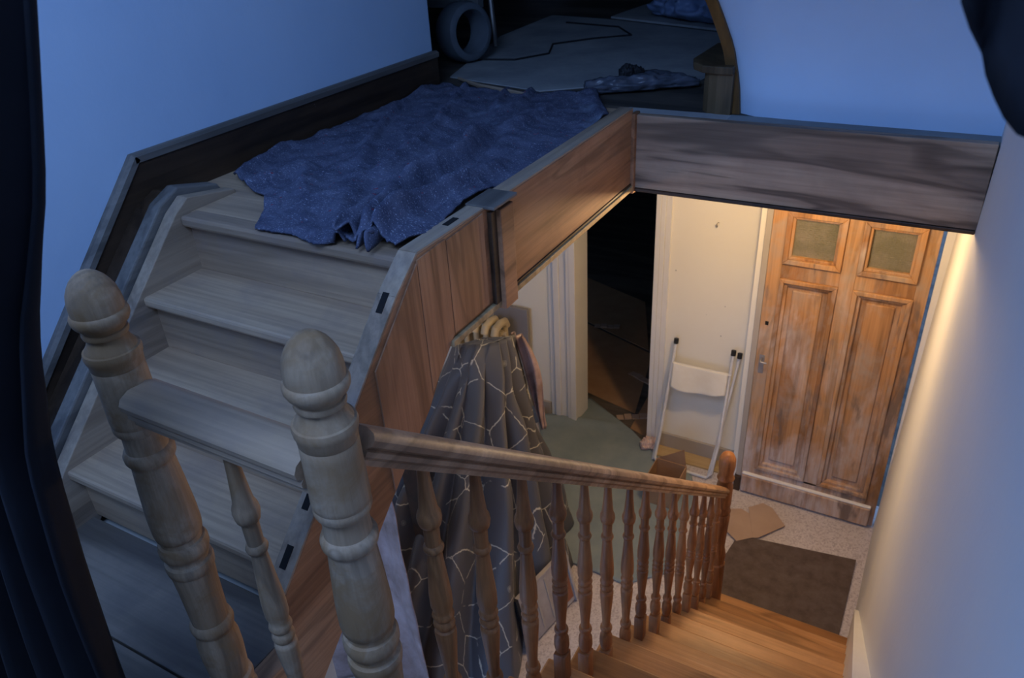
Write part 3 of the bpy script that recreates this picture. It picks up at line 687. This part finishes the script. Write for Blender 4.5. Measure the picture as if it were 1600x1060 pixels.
# ================================================================== LOWER HALL CLUTTER
flat('doormat', [(-.735, 3.17), (-.655, 3.76), (.03, 3.86), (.028, 3.08), (-.62, 3.08)], .002, .012, 'mat', 'large dark brown doormat at the foot of the stairs', 'doormat')
cp = empty('cardboard_piece', 'two overlapping pale cardboard sheets on the floor beside the doormat', 'cardboard', (-.6, 3.9, .014))
for i, ps in enumerate(([(-.80, 3.95), (-.70, 4.0), (-.62, 3.97), (-.55, 3.79), (-.652, 3.70), (-.73, 3.76)], [(-.66, 4.03), (-.585, 4.11), (-.52, 4.09), (-.41, 3.96), (-.54, 3.78), (-.565, 3.77)])):
    part(MB().prism(ps, 'Z', .0145 + .003 * i, .0172 + .003 * i), 'sheet', 'cardlight', cp)
gsh = coons([(-1.52, 3.09, .004), (-1.15, 3.075, .004), (-.94, 3.28, .004)], [(-2.30, 4.50, .004), (-2.12, 4.76, .004), (-1.66, 4.50, .004)], [(-1.52, 3.09, .004), (-1.95, 3.7, .004), (-2.36, 4.30, .004), (-2.30, 4.50, .004)], [(-.94, 3.28, .004), (-1.0, 4.0, .004), (-1.10, 4.2, .004), (-1.30, 4.23, .004), (-1.48, 4.36, .004), (-1.66, 4.50, .004)], 60, 60)
for j, row in enumerate(gsh):
    for i, p in enumerate(row):
        p.z += .006 + .006 * noise.noise(Vector((p.x * 4, p.y * 4, 2)))
        d = (p.y - (4.42 + .25 * (p.x + 2.1))) ; p.z += .03 * math.exp(-(d / .045) ** 2) * (1 if p.x < -1.95 else max(0, 1 - (p.x + 1.95) / .2))
tag(grid('floor_cloth', gsh, 'green', thick=.004), 'grey-green felt sheet spread on the hall floor before the dark doorway', 'floor cloth')
# card and paper just inside the dark room
for i, (ps, lab) in enumerate((([(-2.25, 4.85), (-1.72, 4.72), (-1.9, 5.6), (-2.7, 5.9)], 'brown cardboard sheet just inside the dark doorway'), ([(-2.75, 5.95), (-1.95, 5.65), (-2.3, 6.5), (-3.1, 6.8)], 'brown cardboard sheet deeper in the dark room'), ([(-1.68, 4.52), (-1.5, 4.46), (-1.49, 4.9), (-1.72, 5.2)], 'narrow pale cardboard strip at the right of the dark doorway'))):
    flat('cardboard_sheet', ps, .001 + i * .001, .004, 'card', lab, 'cardboard')
for k, (x, y, a, lab) in enumerate(((-1.72, 4.66, .5, 'crumpled newspaper strip at the doorway threshold, nearest'), (-1.85, 5.2, -.4, 'crumpled newspaper strip on cardboard inside the doorway'), (-2.45, 5.9, .3, 'crumpled newspaper strip far inside the dark room'))):
    q = MB(); mt = Matrix.Rotation(a, 3, 'Z')
    for m_ in range(4): q.box(x - .12 + .06 * m_, x - .065 + .06 * m_, y - .03, y + .03, .006, .012 + .008 * (m_ % 2), .002, mt, (x, y, 0))
    tag(q.build('newspaper_strip', 'cardlight'), lab, 'paper')
pp = crumple('crumpled_paper', (-1.47, 4.36, .012), (.6, .4), .13, .05, 'paper', 'crumpled pinkish paper beside the foot of the folded ladder', 'paper', 3.3, .8)

# folded white step-ladder frame leaning on the back wall
ld = empty('folding_ladder', 'white tubular folding frame with cloth hung across, leaning on the cream wall', 'ladder', (-1.15, 4.25, 0))
def lean(x, z, off=0, y0=4.20, y1=4.40, h=1.0): return (x, y0 + (y1 - y0) * z / h + off, z)
def uframe(xl, xr, zt, off, name):
    pts = [lean(xl, zt, off), lean(xl - .03, .3, off), lean(xl - .05, .06, off), (xl - .02, 4.205 + off, .015), (xr - .04, 4.205 + off, .015), lean(xr - .01, .06, off), lean(xr + .01, .3, off), lean(xr + .015, zt, off)]
    return part(MB().tube(pts, .011, 10), name, 'whitemetal', ld, True)
uframe(-1.325, -.955, .93, 0, 'leg_frame')
part(MB().tube([lean(-1.335, .88, .02), lean(-1.37, .3, .025), lean(-1.395, .02, .03)], .010, 10), 'back_leg', 'whitemetal', ld, True)
part(MB().tube([lean(-.900, .92, .02), lean(-.955, .3, .025), lean(-.99, .02, .03)], .010, 10), 'back_leg', 'whitemetal', ld, True)
for x in (-1.325, -.94, -.898): 
    z_ = .93 if x < -.92 else .92
    part(MB().tube([lean(x, z_ - .005), lean(x, z_ + .03)], .016, 10), 'rubber_cap', 'black', ld, True)
part(MB().tube([lean(-1.33, .79, -.005), lean(-.93, .79, -.005)], .009, 8), 'crossbar', 'whitemetal', ld, True)
rws = []
for j in range(14):
    v = j / 13; row = []
    for i in range(30):
        u = i / 29; x = -1.325 + u * .375; z = .80 - v * (.15 + .045 * math.sin(u * 2.6 + .6)); q = lean(x, z); row.append((x, q[1] - .018 - .012 * math.sin(u * 9) * v, z))
    rws.append(row)
cl = grid('hung_cloth', rws, 'whitecloth', thick=.004); tag(cl, 'white cloth hanging over the bar of the folding frame', 'cloth')

# open cardboard box behind the rail
cbx = empty('cardboard_box', 'open brown cardboard box with raised flap behind the lower newel', 'box', (-1.16, 4.0, 0))
part(MB().box(-1.30, -1.10, 3.80, 3.806, .01, .20), 'side', 'card', cbx); part(MB().box(-1.30, -1.10, 4.04, 4.046, .01, .20), 'side', 'card', cbx)
part(MB().box(-1.306, -1.30, 3.80, 4.046, .01, .20), 'side', 'card', cbx); part(MB().box(-1.10, -1.094, 3.80, 4.046, .01, .20), 'side', 'card', cbx)
part(MB().box(-1.30, -1.10, 3.80, 4.046, .01, .015), 'bottom', 'card', cbx)
part(MB().prism([(-1.30, .20), (-1.10, .20), (-1.12, .33)], 'Y', 4.046, 4.050), 'flap', 'card', cbx)

# hook on the cream wall
tag(MB().tube([(-1.124, 4.44, 1.80), (-1.124, 4.42, 1.80), (-1.124, 4.41, 1.785), (-1.124, 4.405, 1.80)], .005, 8).build('wall_hook', 'steel', smooth=True), 'small metal hook high on the cream wall left of the front door', 'hook')
# grey panel behind the radiator
MBp = MB().box(-2.75, -2.46, 4.385, 4.418, .0, .93, .002).build('grey_panel', 'greypanel'); tag(MBp, 'flat grey board standing on the wall behind the radiator end', 'panel')
rd = empty('radiator', 'old cream cast-iron column radiator half under the dark draped cloth', 'radiator', (-2.6, 4.2, 0))
for k in range(5):
    x = -2.95 + k * .085
    q = MB()
    for yy_ in (4.17, 4.24, 4.31): q.tube([(x, yy_, .10), (x, yy_, .80)], .022, 10)
    q.tube([(x, 4.15, .80), (x, 4.17, .845), (x, 4.24, .86), (x, 4.31, .845), (x, 4.33, .80)], .03, 12); q.tube([(x, 4.16, .10), (x, 4.32, .10)], .03, 12)
    for yy_ in (4.17, 4.31): q.tube([(x, yy_, 0), (x, yy_, .08)], .014, 8)
    part(q, 'section', 'radiator', rd, True)
for z in (.14, .78): part(MB().tube([(-3.0, 4.24, z), (-2.56, 4.24, z)], .018, 10), 'connector', 'radiator', rd, True)

# big patterned cloth draped over a stack of things
btm = [(-2.15, 3.45, .01), (-2.75, 3.2, .01), (-2.8, 2.5, .01), (-2.35, 1.9, .01), (-1.75, 1.75, .01), (-1.44, 2.2, .01), (-1.52, 2.93, .01), (-1.70, 3.35, .01)]
tpp = [(-2.02, 3.16, 1.40), (-2.22, 3.12, 1.34), (-2.20, 3.05, 1.42), (-2.10, 3.0, 1.47), (-1.97, 2.98, 1.52), (-1.87, 3.0, 1.55), (-1.83, 3.06, 1.56), (-1.86, 3.14, 1.52)]
NU, NV = 260, 70
b_ = resample(btm, NU); t_ = resample(tpp, NU)
def prm(poly, n):   # equal steps per vertex, so bottom and top stay matched
    out = []
    for i in range(n):
        f = i / (n - 1) * (len(poly) - 1); k = min(int(f), len(poly) - 2); out.append(Vector(poly[k]).lerp(Vector(poly[k + 1]), f - k))
    return out
b_, t_ = prm(btm, NU), prm(tpp, NU); rows = []
ctr = Vector((-2.05, 2.9, 0))
for j in range(NV):
    v = j / (NV - 1); row = []
    for i in range(NU):
        u = i / (NU - 1); p = t_[i].lerp(b_[i], v); p.z = t_[i].z * (1 - v) + .01
        bulge = .10 * math.sin(math.pi * min(1, v * 1.05)) ** .8
        d = Vector((p.x - ctr.x, p.y - ctr.y, 0)).normalized()
        am = .105 * min(1, .12 + v * 1.8); ph = u * 33 + 1.6 * noise.noise(Vector((u * 4, v * 1.2, 0)))
        off = am * (abs(math.sin(ph)) ** 1.4 - .5) * (1 + .7 * noise.noise(Vector((u * 9, v * .6, 3)))) + .018 * noise.noise(Vector((u * 14, v * 6, 5)))
        p += d * (off * 1.5 - .3 * bulge); p.z = max(.006, p.z); row.append(p)
    rows.append(row)
cap_ = [[Vector((-2.02, 3.09, 1.50)).lerp(t_[i], f) + Vector((0, 0, .006 * noise.noise(Vector((i * .05, f * 2, 1))))) for i in range(NU)] for f in (0, .25, .5, .75)]
dc = grid('draped_cloth', cap_ + rows, 'drape', thick=.004, uv=True)
tag(dc, 'charcoal patterned cloth with cream crackle lines draped to the floor under the stairs', 'cloth')
# white-lilac plastic bunched on the radiator side of the cloth
rws = []
for j in range(30):
    v = j / 29; row = []
    for i in range(18):
        u = i / 17; row.append((-1.84 - .04 * (1 - v) + u * .09 * (1 + .5 * math.sin(v * 4)) * (1 - .7 * v) + .12 * v, 3.16 + .02 * math.sin(u * 12 + v * 4) + .03 * v, 1.53 - v * .62 + .05 * u * noise.noise(Vector((v * 3, u * 2, 1)))))
    rws.append(row)
tag(grid('plastic_cover', rws, 'lilac', thick=.003), 'thin pale plastic hanging down the right side of the charcoal cloth', 'plastic sheet')
# dusty plastic sheet under the upper flight
rws = []
for j in range(50):
    v = j / 49; row = []
    for i in range(60):
        u = i / 59; xl = -2.35 - .25 * v; xr = -1.80 + .19 * v; x = xl + (xr - xl) * u
        row.append((x, 1.92 - .10 * v + .035 * math.sin(u * 17 + 2 * noise.noise(Vector((u * 3, v * 2, 0)))) * (.3 + v) + .015 * noise.noise(Vector((u * 12, v * 8, 2))), 1.62 * (1 - v) + .01 + .02 * noise.noise(Vector((u * 4, v * 4, 0))) * (1 - v)))
    rws.append(row)
tag(grid('dust_sheet', rws, 'lilac', thick=.003), 'dusty lilac-white plastic sheet hanging under the upper steps behind the right newel', 'dust sheet')
db_ = MB(); t = bmesh.new(); pr = [(-2.12, 2.33, 1.9), (-2.00, 2.30, 1.9), (-1.83, 2.28, 0), (-2.02, 2.33, 0)]
f1 = [t.verts.new(p) for p in pr]; f2 = [t.verts.new((p[0] + .01, p[1] + .04, p[2])) for p in pr]
t.faces.new(f1); t.faces.new(f2[::-1])
for i in range(4): t.faces.new((f1[i], f2[i], f2[(i + 1) % 4], f1[(i + 1) % 4]))
bmesh.ops.recalc_face_normals(t, faces=t.faces); db_.add(t)
tag(db_.build('leaning_board', 'darkwood'), 'dark brown board leaning beside the patterned cloth under the stairs', 'board')
# framed print and magazines on the floor at the cloth's right hem
fp = empty('framed_picture', 'picture with thin black frame and striped print leaning by the hem of the cloth', 'picture', (-1.36, 2.75, 0))
mt = Matrix.Rotation(R(-10), 3, 'Z') @ Matrix.Rotation(R(-14), 3, 'Y')
def fb(a, b, c, d, e, f, nm, m_): part(MB().box(a, b, c, d, e, f, .001, mt, (-1.40, 2.7, .02)), nm, m_, fp)
fb(-1.40, -1.385, 2.42, 2.84, .02, .34, 'print', 'mauve')
fb(-1.402, -1.375, 2.40, 2.42, .01, .36, 'frame', 'black'); fb(-1.402, -1.375, 2.84, 2.86, .01, .36, 'frame', 'mauve'); fb(-1.402, -1.375, 2.42, 2.84, .345, .36, 'frame', 'mauve')
for k in range(4): fb(-1.384, -1.381, 2.46 + .09 * k, 2.475 + .09 * k, .05, .32, 'print_stripe', 'skirtgrey')
fb(-1.384, -1.381, 2.775, 2.83, .05, .32, 'print_band', 'redbrown')
# tins by the doorway
for x, y, r, h, m_, lab in ((-2.40, 4.32, .045, .10, 'bluejar', 'small blue-grey tin on the floor beside the doorway architrave'), (-2.47, 4.25, .035, .12, 'whitemetal', 'small pale jar on the floor behind the patterned cloth')):
    q = MB().lathe([(0, r), (h * .85, r), (h * .87, r * 1.06), (h, r * 1.06)], x, y, 24).build('tin', m_, smooth=True); tag(q, lab, 'tin')
# hall ceiling lamp (out of the camera's sight, lights the hall)
hl = empty('ceiling_lamp', 'bare warm bulb under the hall ceiling behind the fascia board', 'lamp', (-.62, 3.35, 2.56))
part(MB().lathe([(2.56, .04), (2.54, .045), (2.52, .02), (2.50, .02)], -.62, 3.35, 24), 'lamp_holder', 'whitemetal', hl, True)

# ================================================================== ADDED NEAR-BLACK SHEETS IMITATING LENS VIGNETTING
def vignette_sheet(name, edge, far, y, label):
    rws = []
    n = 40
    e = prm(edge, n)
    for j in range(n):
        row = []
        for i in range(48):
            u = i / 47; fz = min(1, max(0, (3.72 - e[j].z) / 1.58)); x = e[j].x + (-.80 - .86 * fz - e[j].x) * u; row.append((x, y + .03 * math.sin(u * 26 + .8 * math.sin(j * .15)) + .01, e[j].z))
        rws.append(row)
    return tag(grid(name, rws, 'vignette_sheet', thick=.006), label, 'vignette_sheet')
vignette_sheet('vignette_sheet', [(-.62, 0, 3.72), (-.63, 0, 3.68), (-.65, 0, 3.60), (-.74, 0, 3.42), (-.85, 0, 3.25), (-.935, 0, 3.05), (-.985, 0, 2.80), (-1.02, 0, 2.55), (-1.06, 0, 2.14)], -1.55, .36, 'added near-black sheet imitating lens vignetting along the left edge of the view')  # added dark sheet, also throws shade down the left wall
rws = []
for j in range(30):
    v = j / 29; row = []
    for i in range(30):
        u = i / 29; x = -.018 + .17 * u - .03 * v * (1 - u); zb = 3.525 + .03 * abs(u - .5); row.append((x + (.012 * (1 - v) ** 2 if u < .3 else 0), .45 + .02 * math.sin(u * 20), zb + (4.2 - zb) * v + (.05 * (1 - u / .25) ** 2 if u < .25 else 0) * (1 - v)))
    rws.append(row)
tag(grid('vignette_sheet', rws, 'vignette_sheet', thick=.006), 'added near-black sheet imitating lens vignetting in the top right corner of the view', 'vignette_sheet')  # added dark sheet for the shaded top right corner
for x in bpy.data.objects:
    if '_w' in x: del x['_w']
